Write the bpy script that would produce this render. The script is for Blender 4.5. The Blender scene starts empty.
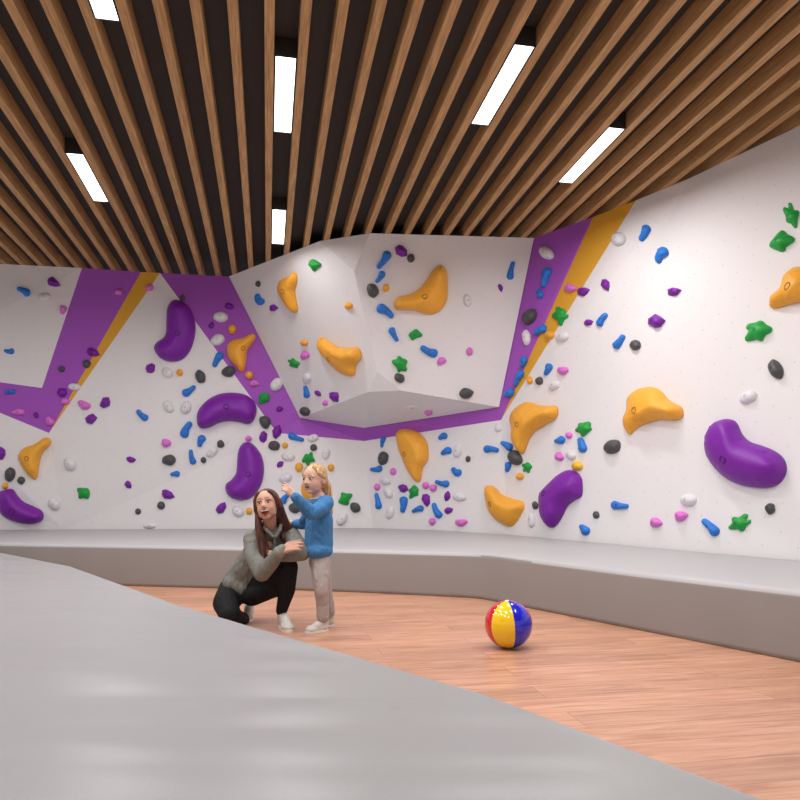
import bpy, bmesh, math, random
from mathutils import Vector, Matrix, noise
from mathutils.bvhtree import BVHTree
from mathutils.geometry import interpolate_bezier

F = 700.0; EYE = 0.85; CX = 400.0; HY = 498.0
ZT = EYE + 3.13                       # underside of the ceiling slats
C = bpy.context.scene.collection
CAM = Vector((0, 0, EYE))

def ray(px, py): return Vector(((px-CX)/F, 1.0, (HY-py)/F))
def P(px, py, Y): return CAM + ray(px, py)*Y
def T(px, Y): return Vector(((px-CX)/F*Y, Y, ZT))

# ---------------------------------------------------------------- materials
def s2l(c):
    c = c/255.0
    return c/12.92 if c <= 0.04045 else ((c+0.055)/1.055)**2.4
def rgb(r, g, b): return (s2l(r), s2l(g), s2l(b), 1)

def new_mat(name, col, rough=0.5, spec=0.5, coat=0.0):
    m = bpy.data.materials.new(name); m.use_nodes = True
    b = m.node_tree.nodes['Principled BSDF']
    b.inputs['Base Color'].default_value = col
    b.inputs['Roughness'].default_value = rough
    b.inputs['Specular IOR Level'].default_value = spec
    b.inputs['Coat Weight'].default_value = coat
    return m

def nodes(m):
    nt = m.node_tree
    return nt, nt.nodes['Principled BSDF'], (lambda t: nt.nodes.new(t)), nt.links.new

def noisy(name, col, rough=0.5, scale=30, amt=0.06, bump=0.1, bscale=120, spec=0.5, coat=0.0):
    m = new_mat(name, col, rough, spec, coat)
    nt, b, N, L = nodes(m)
    tc = N('ShaderNodeTexCoord')
    n = N('ShaderNodeTexNoise'); n.inputs['Scale'].default_value = scale; n.inputs['Detail'].default_value = 4
    L(tc.outputs['Object'], n.inputs['Vector'])
    r = N('ShaderNodeValToRGB')
    lo = [c*(1-amt*2) for c in col[:3]]+[1]; hi = [min(1, c*(1+amt*2)) for c in col[:3]]+[1]
    r.color_ramp.elements[0].color = lo; r.color_ramp.elements[1].color = hi
    r.color_ramp.elements[0].position = 0.3; r.color_ramp.elements[1].position = 0.7
    L(n.outputs['Fac'], r.inputs['Fac']); L(r.outputs['Color'], b.inputs['Base Color'])
    if bump:
        n2 = N('ShaderNodeTexNoise'); n2.inputs['Scale'].default_value = bscale; n2.inputs['Detail'].default_value = 2
        L(tc.outputs['Object'], n2.inputs['Vector'])
        bp = N('ShaderNodeBump'); bp.inputs['Strength'].default_value = bump; bp.inputs['Distance'].default_value = 0.004
        L(n2.outputs['Fac'], bp.inputs['Height']); L(bp.outputs['Normal'], b.inputs['Normal'])
    return m

def wall_mat(name, col):
    """painted plywood with a staggered grid of small T-nut holes (UV in metres)"""
    m = new_mat(name, col, 0.62, 0.3)
    nt, b, N, L = nodes(m)
    tc = N('ShaderNodeTexCoord')
    facs = []
    for off in ((0, 0), (0.5, 0.5)):
        mp = N('ShaderNodeMapping'); mp.vector_type = 'POINT'
        mp.inputs['Scale'].default_value = (1/0.30, 1/0.23, 1)
        mp.inputs['Location'].default_value = (off[0], off[1], 0)
        L(tc.outputs['UV'], mp.inputs['Vector'])
        fr = N('ShaderNodeVectorMath'); fr.operation = 'FRACTION'; L(mp.outputs['Vector'], fr.inputs[0])
        sb = N('ShaderNodeVectorMath'); sb.operation = 'SUBTRACT'; L(fr.outputs['Vector'], sb.inputs[0]); sb.inputs[1].default_value = (0.5, 0.5, 0)
        ml = N('ShaderNodeVectorMath'); ml.operation = 'MULTIPLY'; L(sb.outputs['Vector'], ml.inputs[0]); ml.inputs[1].default_value = (0.30, 0.23, 0)
        ln = N('ShaderNodeVectorMath'); ln.operation = 'LENGTH'; L(ml.outputs['Vector'], ln.inputs[0])
        lt = N('ShaderNodeMath'); lt.operation = 'LESS_THAN'; L(ln.outputs['Value'], lt.inputs[0]); lt.inputs[1].default_value = 0.007
        facs.append(lt)
    mx = N('ShaderNodeMath'); mx.operation = 'MAXIMUM'; L(facs[0].outputs[0], mx.inputs[0]); L(facs[1].outputs[0], mx.inputs[1])
    n = N('ShaderNodeTexNoise'); n.inputs['Scale'].default_value = 1.3; n.inputs['Detail'].default_value = 3; L(tc.outputs['UV'], n.inputs['Vector'])
    r = N('ShaderNodeValToRGB'); r.color_ramp.elements[0].color = [c*0.96 for c in col[:3]]+[1]; r.color_ramp.elements[1].color = col
    L(n.outputs['Fac'], r.inputs['Fac'])
    mc = N('ShaderNodeMixRGB'); L(mx.outputs[0], mc.inputs['Fac']); L(r.outputs['Color'], mc.inputs['Color1'])
    mc.inputs['Color2'].default_value = [c*0.80 for c in col[:3]]+[1]
    L(mc.outputs['Color'], b.inputs['Base Color'])
    n2 = N('ShaderNodeTexNoise'); n2.inputs['Scale'].default_value = 160; L(tc.outputs['UV'], n2.inputs['Vector'])
    bp = N('ShaderNodeBump'); bp.inputs['Strength'].default_value = 0.08; bp.inputs['Distance'].default_value = 0.003
    L(n2.outputs['Fac'], bp.inputs['Height']); L(bp.outputs['Normal'], b.inputs['Normal'])
    return m

def slat_mat():
    m = new_mat('slat_wood', rgb(165, 115, 78), 0.6, 0.25)
    nt, b, N, L = nodes(m)
    tc = N('ShaderNodeTexCoord'); oi = N('ShaderNodeObjectInfo')
    ad = N('ShaderNodeVectorMath'); ad.operation = 'ADD'
    L(tc.outputs['Object'], ad.inputs[0]); L(oi.outputs['Location'], ad.inputs[1])
    mp = N('ShaderNodeMapping'); mp.inputs['Scale'].default_value = (34, 1.6, 34); L(ad.outputs['Vector'], mp.inputs['Vector'])
    n = N('ShaderNodeTexNoise'); n.inputs['Scale'].default_value = 2.2; n.inputs['Detail'].default_value = 6; n.inputs['Roughness'].default_value = 0.6
    L(mp.outputs['Vector'], n.inputs['Vector'])
    r = N('ShaderNodeValToRGB')
    r.color_ramp.elements[0].position = 0.3; r.color_ramp.elements[0].color = rgb(160, 121, 80)
    r.color_ramp.elements[1].position = 0.72; r.color_ramp.elements[1].color = rgb(214, 172, 120)
    L(n.outputs['Fac'], r.inputs['Fac']); L(r.outputs['Color'], b.inputs['Base Color'])
    return m

SL_ANG = math.atan(133/F)             # slats run towards the left of the view axis
def floor_mat():
    m = new_mat('floor_wood', rgb(200, 150, 122), 0.34, 0.45)
    nt, b, N, L = nodes(m)
    geo = N('ShaderNodeNewGeometry')
    mp = N('ShaderNodeMapping'); mp.inputs['Rotation'].default_value = (0, 0, -SL_ANG); mp.inputs['Location'].default_value = (0.33, 0.05, 0)
    L(geo.outputs['Position'], mp.inputs['Vector'])
    br = N('ShaderNodeTexBrick'); L(mp.outputs['Vector'], br.inputs['Vector'])
    br.inputs['Scale'].default_value = 1; br.inputs['Brick Width'].default_value = 1.5; br.inputs['Row Height'].default_value = 0.19
    br.inputs['Mortar Size'].default_value = 0.0012; br.inputs['Mortar Smooth'].default_value = 0.1
    br.inputs['Color1'].default_value = (0, 0, 0, 1); br.inputs['Color2'].default_value = (1, 1, 1, 1); br.inputs['Mortar'].default_value = (0.5, 0.5, 0.5, 1)
    br.offset = 0.37
    # grain
    sc = N('ShaderNodeMapping'); sc.inputs['Scale'].default_value = (1.5, 16, 1); L(mp.outputs['Vector'], sc.inputs['Vector'])
    sh = N('ShaderNodeVectorMath'); sh.operation = 'MULTIPLY_ADD'
    L(br.outputs['Color'], sh.inputs[0]); sh.inputs[1].default_value = (7, 3, 0); L(sc.outputs['Vector'], sh.inputs[2])
    n = N('ShaderNodeTexNoise'); n.inputs['Scale'].default_value = 1.6; n.inputs['Detail'].default_value = 8; n.inputs['Roughness'].default_value = 0.62; n.inputs['Distortion'].default_value = 0.9
    L(sh.outputs['Vector'], n.inputs['Vector'])
    r = N('ShaderNodeValToRGB')
    e = r.color_ramp.elements
    e[0].position = 0.28; e[0].color = rgb(168, 118, 94)
    e[1].position = 0.75; e[1].color = rgb(218, 172, 144)
    k = e.new(0.5); k.color = rgb(198, 148, 121)
    L(n.outputs['Fac'], r.inputs['Fac'])
    tint = N('ShaderNodeValToRGB'); tint.color_ramp.elements[0].color = (0.84, 0.82, 0.80, 1); tint.color_ramp.elements[1].color = (1.08, 1.06, 1.05, 1)
    L(br.outputs['Color'], tint.inputs['Fac'])
    mu = N('ShaderNodeMixRGB'); mu.blend_type = 'MULTIPLY'; mu.inputs['Fac'].default_value = 1
    L(r.outputs['Color'], mu.inputs['Color1']); L(tint.outputs['Color'], mu.inputs['Color2'])
    mo = N('ShaderNodeMixRGB'); L(br.outputs['Fac'], mo.inputs['Fac']); L(mu.outputs['Color'], mo.inputs['Color1']); mo.inputs['Color2'].default_value = rgb(128, 88, 70)
    L(mo.outputs['Color'], b.inputs['Base Color'])
    return m

def mat_fabric(ripple, k=1.0):
    m = new_mat('mat_vinyl', rgb(166, 164, 164), 0.5, 0.35)
    nt, b, N, L = nodes(m)
    geo = N('ShaderNodeNewGeometry')
    n = N('ShaderNodeTexNoise'); n.inputs['Scale'].default_value = 260; L(geo.outputs['Position'], n.inputs['Vector'])
    bp = N('ShaderNodeBump'); bp.inputs['Strength'].default_value = 0.12; bp.inputs['Distance'].default_value = 0.002
    L(n.outputs['Fac'], bp.inputs['Height'])
    if ripple:
        b.inputs['Roughness'].default_value = 0.33
    L(bp.outputs['Normal'], b.inputs['Normal'])
    n3 = N('ShaderNodeTexNoise'); n3.inputs['Scale'].default_value = 0.8; L(geo.outputs['Position'], n3.inputs['Vector'])
    r = N('ShaderNodeValToRGB'); r.color_ramp.elements[0].color = rgb(140*k, 139*k, 140*k); r.color_ramp.elements[1].color = rgb(150*k, 149*k, 150*k)
    L(n3.outputs['Fac'], r.inputs['Fac']); L(r.outputs['Color'], b.inputs['Base Color'])
    return m

def emis(name, col, st):
    m = bpy.data.materials.new(name); m.use_nodes = True
    nt = m.node_tree; nt.nodes.clear()
    e = nt.nodes.new('ShaderNodeEmission'); o = nt.nodes.new('ShaderNodeOutputMaterial')
    e.inputs['Color'].default_value = col; e.inputs['Strength'].default_value = st
    nt.links.new(e.outputs[0], o.inputs[0]); return m

M = dict(
    white=wall_mat('wall_white_paint', rgb(232, 228, 229)),
    purple=wall_mat('wall_purple_paint', rgb(164, 84, 190)),
    orange=wall_mat('wall_orange_paint', rgb(226, 166, 52)),
    slat=slat_mat(), floor=floor_mat(),
    black=new_mat('ceiling_black', rgb(66, 63, 62), 0.8, 0.2),
    housing=new_mat('fixture_black', rgb(52, 50, 50), 0.5, 0.3),
    light=emis('fixture_diffuser', (1.0, 0.97, 0.96, 1), 4.0),
    mat=mat_fabric(False, 1.24), matf=mat_fabric(True, 1.03), mats=noisy('mat_side_grey', rgb(150, 145, 143), 0.55, 3, 0.01, 0.1, 300, 0.3),
)
HCOL = {
    'purple': rgb(124, 27, 160), 'orange': rgb(244, 172, 56), 'blue': rgb(38, 122, 214), 'green': rgb(22, 158, 62),
    'pink': rgb(226, 120, 214), 'white': rgb(226, 224, 228), 'grey': rgb(78, 78, 80), 'yellow': rgb(242, 194, 52)}
for k, c in HCOL.items():
    M['hold_'+k] = noisy('hold_'+k, c, 0.46, 40, 0.03, 0.25, 260, 0.4)
    M['bolt_'+k] = new_mat('bolt_'+k, [x*0.42 for x in c[:3]]+[1], 0.5, 0.4)

# ---------------------------------------------------------------- object helpers
def link(name, me, mats=(), parent=None, loc=None):
    o = bpy.data.objects.new(name, me); C.objects.link(o)
    if me is not None and mats:
        for m in mats: me.materials.append(m)
    if parent is not None: o.parent = parent
    if loc is not None: o.location = loc
    return o
def obj(name, bm, mats, parent=None, smooth=False, loc=None):
    me = bpy.data.meshes.new(name); bm.to_mesh(me); bm.free()
    if smooth:
        for p in me.polygons: p.use_smooth = True
    return link(name, me, mats if isinstance(mats, (list, tuple)) else [mats], parent, loc)
def tag(o, label=None, cat=None, group=None, kind=None):
    if label: o['label'] = label
    if cat: o['category'] = cat
    if group: o['group'] = group
    if kind: o['kind'] = kind
    return o
def box(bm, x0, x1, y0, y1, z0, z1, mi=0):
    vs = [bm.verts.new((x, y, z)) for x in (x0, x1) for y in (y0, y1) for z in (z0, z1)]
    for q in ((0, 1, 3, 2), (4, 6, 7, 5), (0, 4, 5, 1), (2, 3, 7, 6), (0, 2, 6, 4), (1, 5, 7, 3)):
        f = bm.faces.new([vs[i] for i in q]); f.material_index = mi
    return vs

# ---------------------------------------------------------------- walls
ALLV = []; ALLF = []                  # for dropping the holds onto the walls
def facets(name, faces, mats, kind=None):
    """faces: list of (points, material index); flat facets, UV in metres"""
    bm = bmesh.new(); uvl = bm.loops.layers.uv.new('UVMap'); cache = {}
    def V(p):
        k = tuple(round(c, 4) for c in p)
        if k not in cache: cache[k] = bm.verts.new(p)
        return cache[k]
    for pts, mi in faces:
        f = bm.faces.new([V(p) for p in pts]); f.material_index = mi
        n = f.normal.copy(); f.normal_update(); n = f.normal
        if n.dot(CAM - pts[0]) < 0: f.normal_flip(); f.normal_update(); n = f.normal
    big = [f for f in bm.faces if len(f.verts) > 3]
    bmesh.ops.triangulate(bm, faces=big)
    for f in bm.faces:
        f.normal_update(); n = f.normal
        t = Vector((0, 0, 1)).cross(n)
        if t.length < 0.05: t = Vector((1, 0, 0))
        t.normalize(); u = n.cross(t)
        for l in f.loops: l[uvl].uv = (l.vert.co.dot(t), l.vert.co.dot(u))
    base = len(ALLV)
    bm.verts.index_update()
    ALLV.extend([v.co.copy() for v in bm.verts])
    ALLF.extend([[base+v.index for v in f.verts] for f in bm.faces])
    o = obj(name, bm, mats)
    if kind: o['kind'] = kind
    return o

WM = [M['white'], M['purple'], M['orange']]
def down(p): return Vector((p.x, p.y, -0.0))
L0 = T(-300, 8.8); L1 = T(82, 9.526); L2 = T(141, 9.695); L3 = T(160, 9.738); L4 = T(229, 9.892)
LM = P(-300, 367, 8.9); LV = P(-111, 367, 9.2); LK = P(42, 388, 9.50); LJ = P(49, 433, 9.66)
B0 = P(-300, 531, 9.0); B1 = P(64, 529.5, 9.74); B2 = P(373, 528, 9.85)
B3 = P(509, 534.5, 8.57); B4 = P(692, 551, 6.27); B5 = P(800, 560.5, 5.40)
GA = P(277, 433, 9.95); GB = P(364, 441, 9.94); GC = P(501, 420, 8.74)
HA = P(300, 418, 9.90); HB = P(364, 428, 9.86); HC = P(499, 407, 8.72)
T5 = T(534, 8.43); T6 = T(593, 7.80); T7 = T(636, 7.36); T8 = T(690, 6.85); T9 = T(794, 5.93)
B6 = B5 + (B5-B4)*4.0; B6.z = 0.36; T10 = T9 + (T9-T8)*4.2
_n = (L2-L1).cross(LJ-L1)
LK = CAM + ray(42, 388)*((L1-CAM).dot(_n)/ray(42, 388).dot(_n)); LV = CAM + ray(-111, 367)*((L1-CAM).dot(_n)/ray(-111, 367).dot(_n))
_n = (L4-L3).cross(GA-L3); HA = CAM + ray(300, 418)*((L3-CAM).dot(_n)/ray(300, 418).dot(_n))
facets('wall_left', [
    ([L0, L1, LK, LV, LM], 0), ([L1, L2, LJ, LV, LK], 1), ([L2, L3, LJ], 2),
    ([LV, LJ, B1], 0), ([LM, LV, B1], 0), ([LM, B1, B0], 0), ([B0, B1, down(B1), down(B0)], 0),
    ([L3, GA, B1, LJ], 0), ([L3, L4, HA, GA], 1)], WM, 'structure')

facets('wall_back', [
    ([L4, T5, HC], 0), ([L4, HC, HA], 0), ([HA, HC, HB], 0),
    ([HA, HB, GB, GA], 1), ([HB, HC, GC, GB], 1),
    ([GA, GB, B2, B1], 0), ([GB, GC, B3, B2], 0),
    ([B1, B2, down(B2), down(B1)], 0), ([B2, B3, down(B3), down(B2)], 0)], WM, 'structure')
facets('wall_right', [
    ([T5, T6, GC, HC], 1), ([T6, T7, GC], 2), ([T7, T8, B3, GC], 0),
    ([T8, B4, B3], 0), ([T8, T9, T10, B6, B5, B4], 0),
    ([B3, B4, down(B4), down(B3)], 0), ([B4, B6, down(B6), down(B4)], 0)], WM, 'structure')
# the prow: a closed faceted volume
Q1 = T(320, 8.52); Q2 = T(370, 8.27)
QA = P(354, 271, 8.33); QB = P(377, 371.5, 8.59); QC = P(368, 392, 8.76); QD = P(401, 390.5, 8.63)
def fw(p): return p + (CAM-p).normalized()*0.012
h4, h5, hA, hB, hC = [fw(p) for p in (L4, T5, HA, HB, HC)]
for v in (h4, h5): v.z = ZT-0.002
q1 = Q1.copy(); q2 = Q2.copy(); q1.z = q2.z = ZT-0.002
prow = facets('climbing_wall_prow', [
    ([h4, q1, QA, QB, QC, hA], 0), ([q1, q2, QA], 0), ([q2, h5, hC, QD, QB, QA], 0),
    ([QB, QD, QC], 0), ([hA, QC, QD, hC, hB], 0),
    ([h4, h5, q2, q1], 0)], [M['white']])
tag(prow, 'big white faceted overhanging prow bulging from the middle of the wall inside a purple outline', 'climbing wall')
bvh = BVHTree.FromPolygons(ALLV, ALLF)

# ---------------------------------------------------------------- floor, ceiling
bm = bmesh.new(); box(bm, -9.5, 8, -4, 12, -0.1, 0)
tag(obj('floor', bm, M['floor']), kind='structure')
SH = 0.14
D = Vector((-math.sin(SL_ANG), math.cos(SL_ANG), 0)); U = Vector((math.cos(SL_ANG), math.sin(SL_ANG), 0))
bm = bmesh.new(); box(bm, -8.5, 8.5, -5.0, 13.0, ZT+SH, ZT+SH+0.1)
ce = obj('ceiling', bm, M['black']); ce.rotation_euler = (0, 0, SL_ANG); ce['kind'] = 'structure'

# ---------------------------------------------------------------- slats
SP = 0.2316; SW = 0.066
FIX = []                              # (gap index, near s, far s, phrase)
cosA = math.cos(SL_ANG)
def s_at(py, k):                      # distance along the slats of a point seen at height py in gap k
    Y = F*3.13/(HY-py); u = 0.016 + SP*(k+0.5)
    # X*cos+Y*sin = u ; position = u*U + s*D
    return (Y - u*U.y)/D.y
slat_proto = None
def side(n): return 'right' if n > 0 else 'left'
anchors = [(-8, 'the left ceiling light'), (-5, 'the top-left ceiling light'), (0, 'the two lights in one line'), (7, 'the top-right ceiling light'), (12, 'the right ceiling light')]
ordn = ['first', 'second', 'third', 'fourth', 'fifth', 'sixth', 'seventh', 'eighth', 'ninth', 'tenth', 'eleventh', 'twelfth', 'thirteenth']
def slat_label(j):
    best = None
    for k, ph in anchors:
        n = j-k if j > k else -(k-j+1)
        if best is None or abs(n) < abs(best[0]): best = (n, ph)
    n, ph = best
    return 'light brown wooden ceiling batten, %s to the %s of %s' % (ordn[abs(n)-1], side(n), ph)
slat_js = list(range(-19, 23))
for j in slat_js:
    if slat_proto is None:
        bm = bmesh.new(); box(bm, -SW/2, SW/2, -3.5, 11.5, 0, SH)
        bmesh.ops.bevel(bm, geom=bm.edges[:], offset=0.0025, segments=1, affect='EDGES')
        o = slat_proto = obj('ceiling_batten', bm, M['slat'])
    else:
        o = slat_proto.copy(); C.objects.link(o)
    o.rotation_euler = (0, 0, SL_ANG)
    u = 0.016 + SP*j
    o.location = U*u + Vector((0, 0, ZT))
    tag(o, slat_label(j), 'ceiling batten', 'wooden battens under the black ceiling', 'thing')

# ---------------------------------------------------------------- lights
LAMP = bpy.data.lights.new('panel_lamp', 'AREA'); LAMP.shape = 'RECTANGLE'; LAMP.size = 0.138; LAMP.size_y = 1.03
LAMP.energy = 29; LAMP.color = (1.0, 0.98, 0.975); LAMP.spread = math.radians(168)
LAMP_FAR = LAMP.copy(); LAMP_FAR.energy = 13
def fixture(k, s0, label, proto=[None]):
    w = 0.071; Lh = 1.04
    e = link('ceiling_light', None)
    e.location = U*(0.016+SP*(k+0.5)) + D*s0 + Vector((0, 0, ZT)); e.rotation_euler = (0, 0, SL_ANG)
    bm = bmesh.new(); t = 0.006
    box(bm, -w-t, w+t, -t, Lh+t, 0.03, SH-0.002)
    for a, b_ in ((-w-t, -w), (w, w+t)): box(bm, a, b_, -t, Lh+t, 0.0, 0.031)
    for a, b_ in ((-t, 0), (Lh, Lh+t)): box(bm, -w, w, a, b_, 0.0, 0.031)
    obj('housing', bm, M['housing'], e)
    bm = bmesh.new(); box(bm, -w+0.001, w-0.001, 0.001, Lh-0.001, 0.004, 0.029)
    obj('diffuser', bm, M['light'], e)
    lamp = link('lamp', LAMP_FAR if 'beyond' in label else LAMP, (), e); lamp.location = (0, Lh/2, 0.001)
    tag(e, label, 'ceiling light', 'long panel lights between the wooden battens')
fixture(0, s_at(57.4, 0), 'long white ceiling light between battens, the longer of the two in one line')
fixture(0, s_at(210, 0), 'short-looking far ceiling light, directly in line beyond another panel light')
fixture(7, s_at(46, 7), 'slanting bright ceiling light at top right, nearest the camera of the right pair')
fixture(12, s_at(128.5, 12), 'slanting bright ceiling light nearest the right wall')
fixture(-8, s_at(154, -8), 'slanting bright ceiling light nearest the left wall')
fixture(-5, s_at(20, -5)-1.04, 'bright ceiling light cut off by the top edge at upper left')
# most of these continue the rows of panels over the part of the hall behind the camera
for k, s in ((0, 2.2), (7, 2.0), (-8, 2.4), (12, 2.2), (-5, 0.8), (0, -0.6), (-14, 3.0), (-14, 5.4), (-20, 6.4)):  # the last two are added out of view to brighten the left wall
    fixture(k, s, 'unseen ceiling panel light over the hall, outside the photographed view')

# ---------------------------------------------------------------- crash mats
def loft_mat(name, stations, mat, label):
    """stations: (back xy, back z, front xy, front z)"""
    bm = bmesh.new(); rows = []
    R = 0.045
    for (bx, zb, fx, zf) in stations:
        b2 = Vector(bx[:2]); f2 = Vector(fx[:2]); d = (f2-b2); Ln = d.length; d.normalize()
        row = [(b2.x, b2.y, 0.0), (b2.x, b2.y, zb-0.02), (b2.x+d.x*0.02, b2.y+d.y*0.02, zb)]
        for i in range(1, 13):
            t = i/13; w = 0.010*math.sin(t*math.pi*2.0)
            q = b2 + d*(0.02+(Ln-R-0.02)*t)
            row.append((q.x, q.y, zb*(1-t)+zf*t + w))
        for a in range(0, 6):
            an = a/5*math.pi/2; q = f2 - d*(R-R*math.sin(an))
            row.append((q.x, q.y, zf-R+R*math.cos(an)))
        row.append((f2.x, f2.y, 0.03)); row.append((f2.x, f2.y, 0.001))
        rows.append([bm.verts.new(p) for p in row])
    n = len(rows[0])
    for i in range(len(rows)-1):
        for j in range(n):
            bm.faces.new((rows[i][j], rows[i][(j+1) % n], rows[i+1][(j+1) % n], rows[i+1][j]))
    bm.faces.new(rows[0]); bm.faces.new(rows[-1][::-1])
    bmesh.ops.recalc_face_normals(bm, faces=bm.faces)
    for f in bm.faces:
        if abs(f.normal.z) < 0.35: f.material_index = 1  # steep faces get a darker, warmer grey than the top
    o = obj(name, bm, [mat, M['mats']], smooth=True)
    return o
def lerp(a, b, t): return a*(1-t)+b*t
bk = [B0, B1, P(200, 528.8, 9.79), B2, P(440, 530.3, 9.2), B3, B4, B5, B6]
bk = [Vector((p.x, p.y, p.z)) + Vector((0, -0.02, 0)) for p in bk]
for i in (5, 6, 7, 8): bk[i] += Vector((-0.03, 0, 0))
def G(px, fy, ty):
    Y = F*EYE/(fy-HY); p = P(px, fy, Y); return (p, EYE-(ty-HY)/F*Y)
fr = [(Vector((-8.2, 8.0, 0)), 0.395), (Vector((-3.95, 7.06, 0)), 0.396), G(160, 587, 545.5), G(330, 591, 549), G(474, 598, 552.8), G(488, 600, 553.6), G(640, 630.5, 572.5), G(795, 661.5, 590)]
ex = fr[-1][0] + (fr[-1][0]-fr[-2][0])*2.6
fr.append((ex, 0.36))
raw = [(b, b.z, f[0], f[1]) for b, f in zip(bk, fr)]
st = []
for i in range(len(raw)-1):
    for k in range(6):
        t = k/6; a = raw[i]; b = raw[i+1]
        st.append((lerp(a[0], b[0], t), a[1]*(1-t)+b[1]*t, lerp(a[2], b[2], t), a[3]*(1-t)+b[3]*t))
st.append(raw[-1])
# soften the bend of the front edge
fs = [s[2].copy() for s in st]
for _ in range(5):
    g = [f.copy() for f in fs]
    for i in range(1, len(fs)-1): g[i] = (fs[i-1]+fs[i]*2+fs[i+1])/4
    fs = g
st = [(s[0], s[1], f, s[3]) for s, f in zip(st, fs)]
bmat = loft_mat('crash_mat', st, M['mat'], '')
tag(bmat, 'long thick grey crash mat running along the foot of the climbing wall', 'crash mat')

# near mat: rippled top
edge = [(2.6, -3.0), (1.22, 0.0), (0.562, 1.064), (0.2286, 1.60), (-0.9, 2.94), (-2.135, 4.6), (-3.23, 5.73), (-4.55, 6.98)]
def edge_x(y):
    for (x0, y0), (x1, y1) in zip(edge, edge[1:]):
        if y0 <= y <= y1: return x0+(x1-x0)*(y-y0)/(y1-y0)
def ripple(x, y):
    v = noise.noise(Vector((x*0.55, y*5.2+x*0.25, 1.7)))*0.8 + noise.noise(Vector((x*1.1+5, y*11.0, 4.2)))*0.25
    return v
bm = bmesh.new(); ys = []
y = -3.0
while y < 6.979:
    ys.append(y); y += 0.025 if y > 0.4 else 0.15
ys.append(6.98)
for (ex_, ey) in edge[1:-1]: ys.append(ey)
ys = sorted(set(ys)); NX = 110; rows = []
for y in ys:
    xe = edge_x(y); row = []
    cols = []
    for i in range(NX+1):
        t = i/NX; x = xe-0.035 - (xe+8.6)*(t**2.0)
        cols.append((x, 0))
    fade0 = 1.0
    r = [(xe-0.01, y, 0.0), (xe, y, 0.02), (xe, y, 0.365), (xe-0.006, y, 0.382), (xe-0.018, y, 0.393)]
    for i, (x, _) in enumerate(cols):
        f = min(1, i/14)*min(1, max(0, (6.98-y)/0.5))
        r.append((x, y, 0.4 + 0.019*ripple(x, y)*f))
    r.append((cols[-1][0], y, 0.0))
    rows.append([bm.verts.new(p) for p in r])
n = len(rows[0])
for i in range(len(rows)-1):
    for j in range(n):
        bm.faces.new((rows[i][j], rows[i][(j+1) % n], rows[i+1][(j+1) % n], rows[i+1][j]))
bm.faces.new(rows[0]); bm.faces.new(rows[-1][::-1])
bmesh.ops.recalc_face_normals(bm, faces=bm.faces)
nm = obj('crash_mat', bm, M['matf'], smooth=True)
tag(nm, 'wide light grey rippled crash mat filling the foreground at lower left', 'crash mat')

# ---------------------------------------------------------------- climbing holds
def wall_frame(px, py):
    h, n, i, d = bvh.ray_cast(CAM, ray(px, py).normalized())
    if n.dot(CAM-h) < 0: n = -n
    return h, n
def to_plane(px, py, h, n):
    d = ray(px, py); return CAM + d*((h-CAM).dot(n)/d.dot(n))
def catmull(pts, per):
    out = []; n = len(pts)
    for i in range(n):
        p0, p1, p2, p3 = [Vector(pts[(i+k-1) % n]) for k in range(4)]
        for k in range(per):
            t = k/per
            out.append(0.5*((2*p1)+(-p0+p2)*t+(2*p0-5*p1+4*p2-p3)*t*t+(-p0+3*p1-3*p2+p3)*t*t*t))
    return out
def near_on(sp, p):
    best = None
    if len(sp) == 1: return sp[0]
    for a, b in zip(sp, sp[1:]):
        ab = b-a; t = max(0, min(1, (p-a).dot(ab)/max(ab.length_squared, 1e-9)))
        q = a+ab*t; d = (p-q).length
        if best is None or d < best[0]: best = (d, q)
    return best[1]
def seg_d(p, a, b):
    ab = b-a; t = max(0, min(1, (p-a).dot(ab)/max(ab.length_squared, 1e-12))); return (p-(a+ab*t)).length
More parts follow.
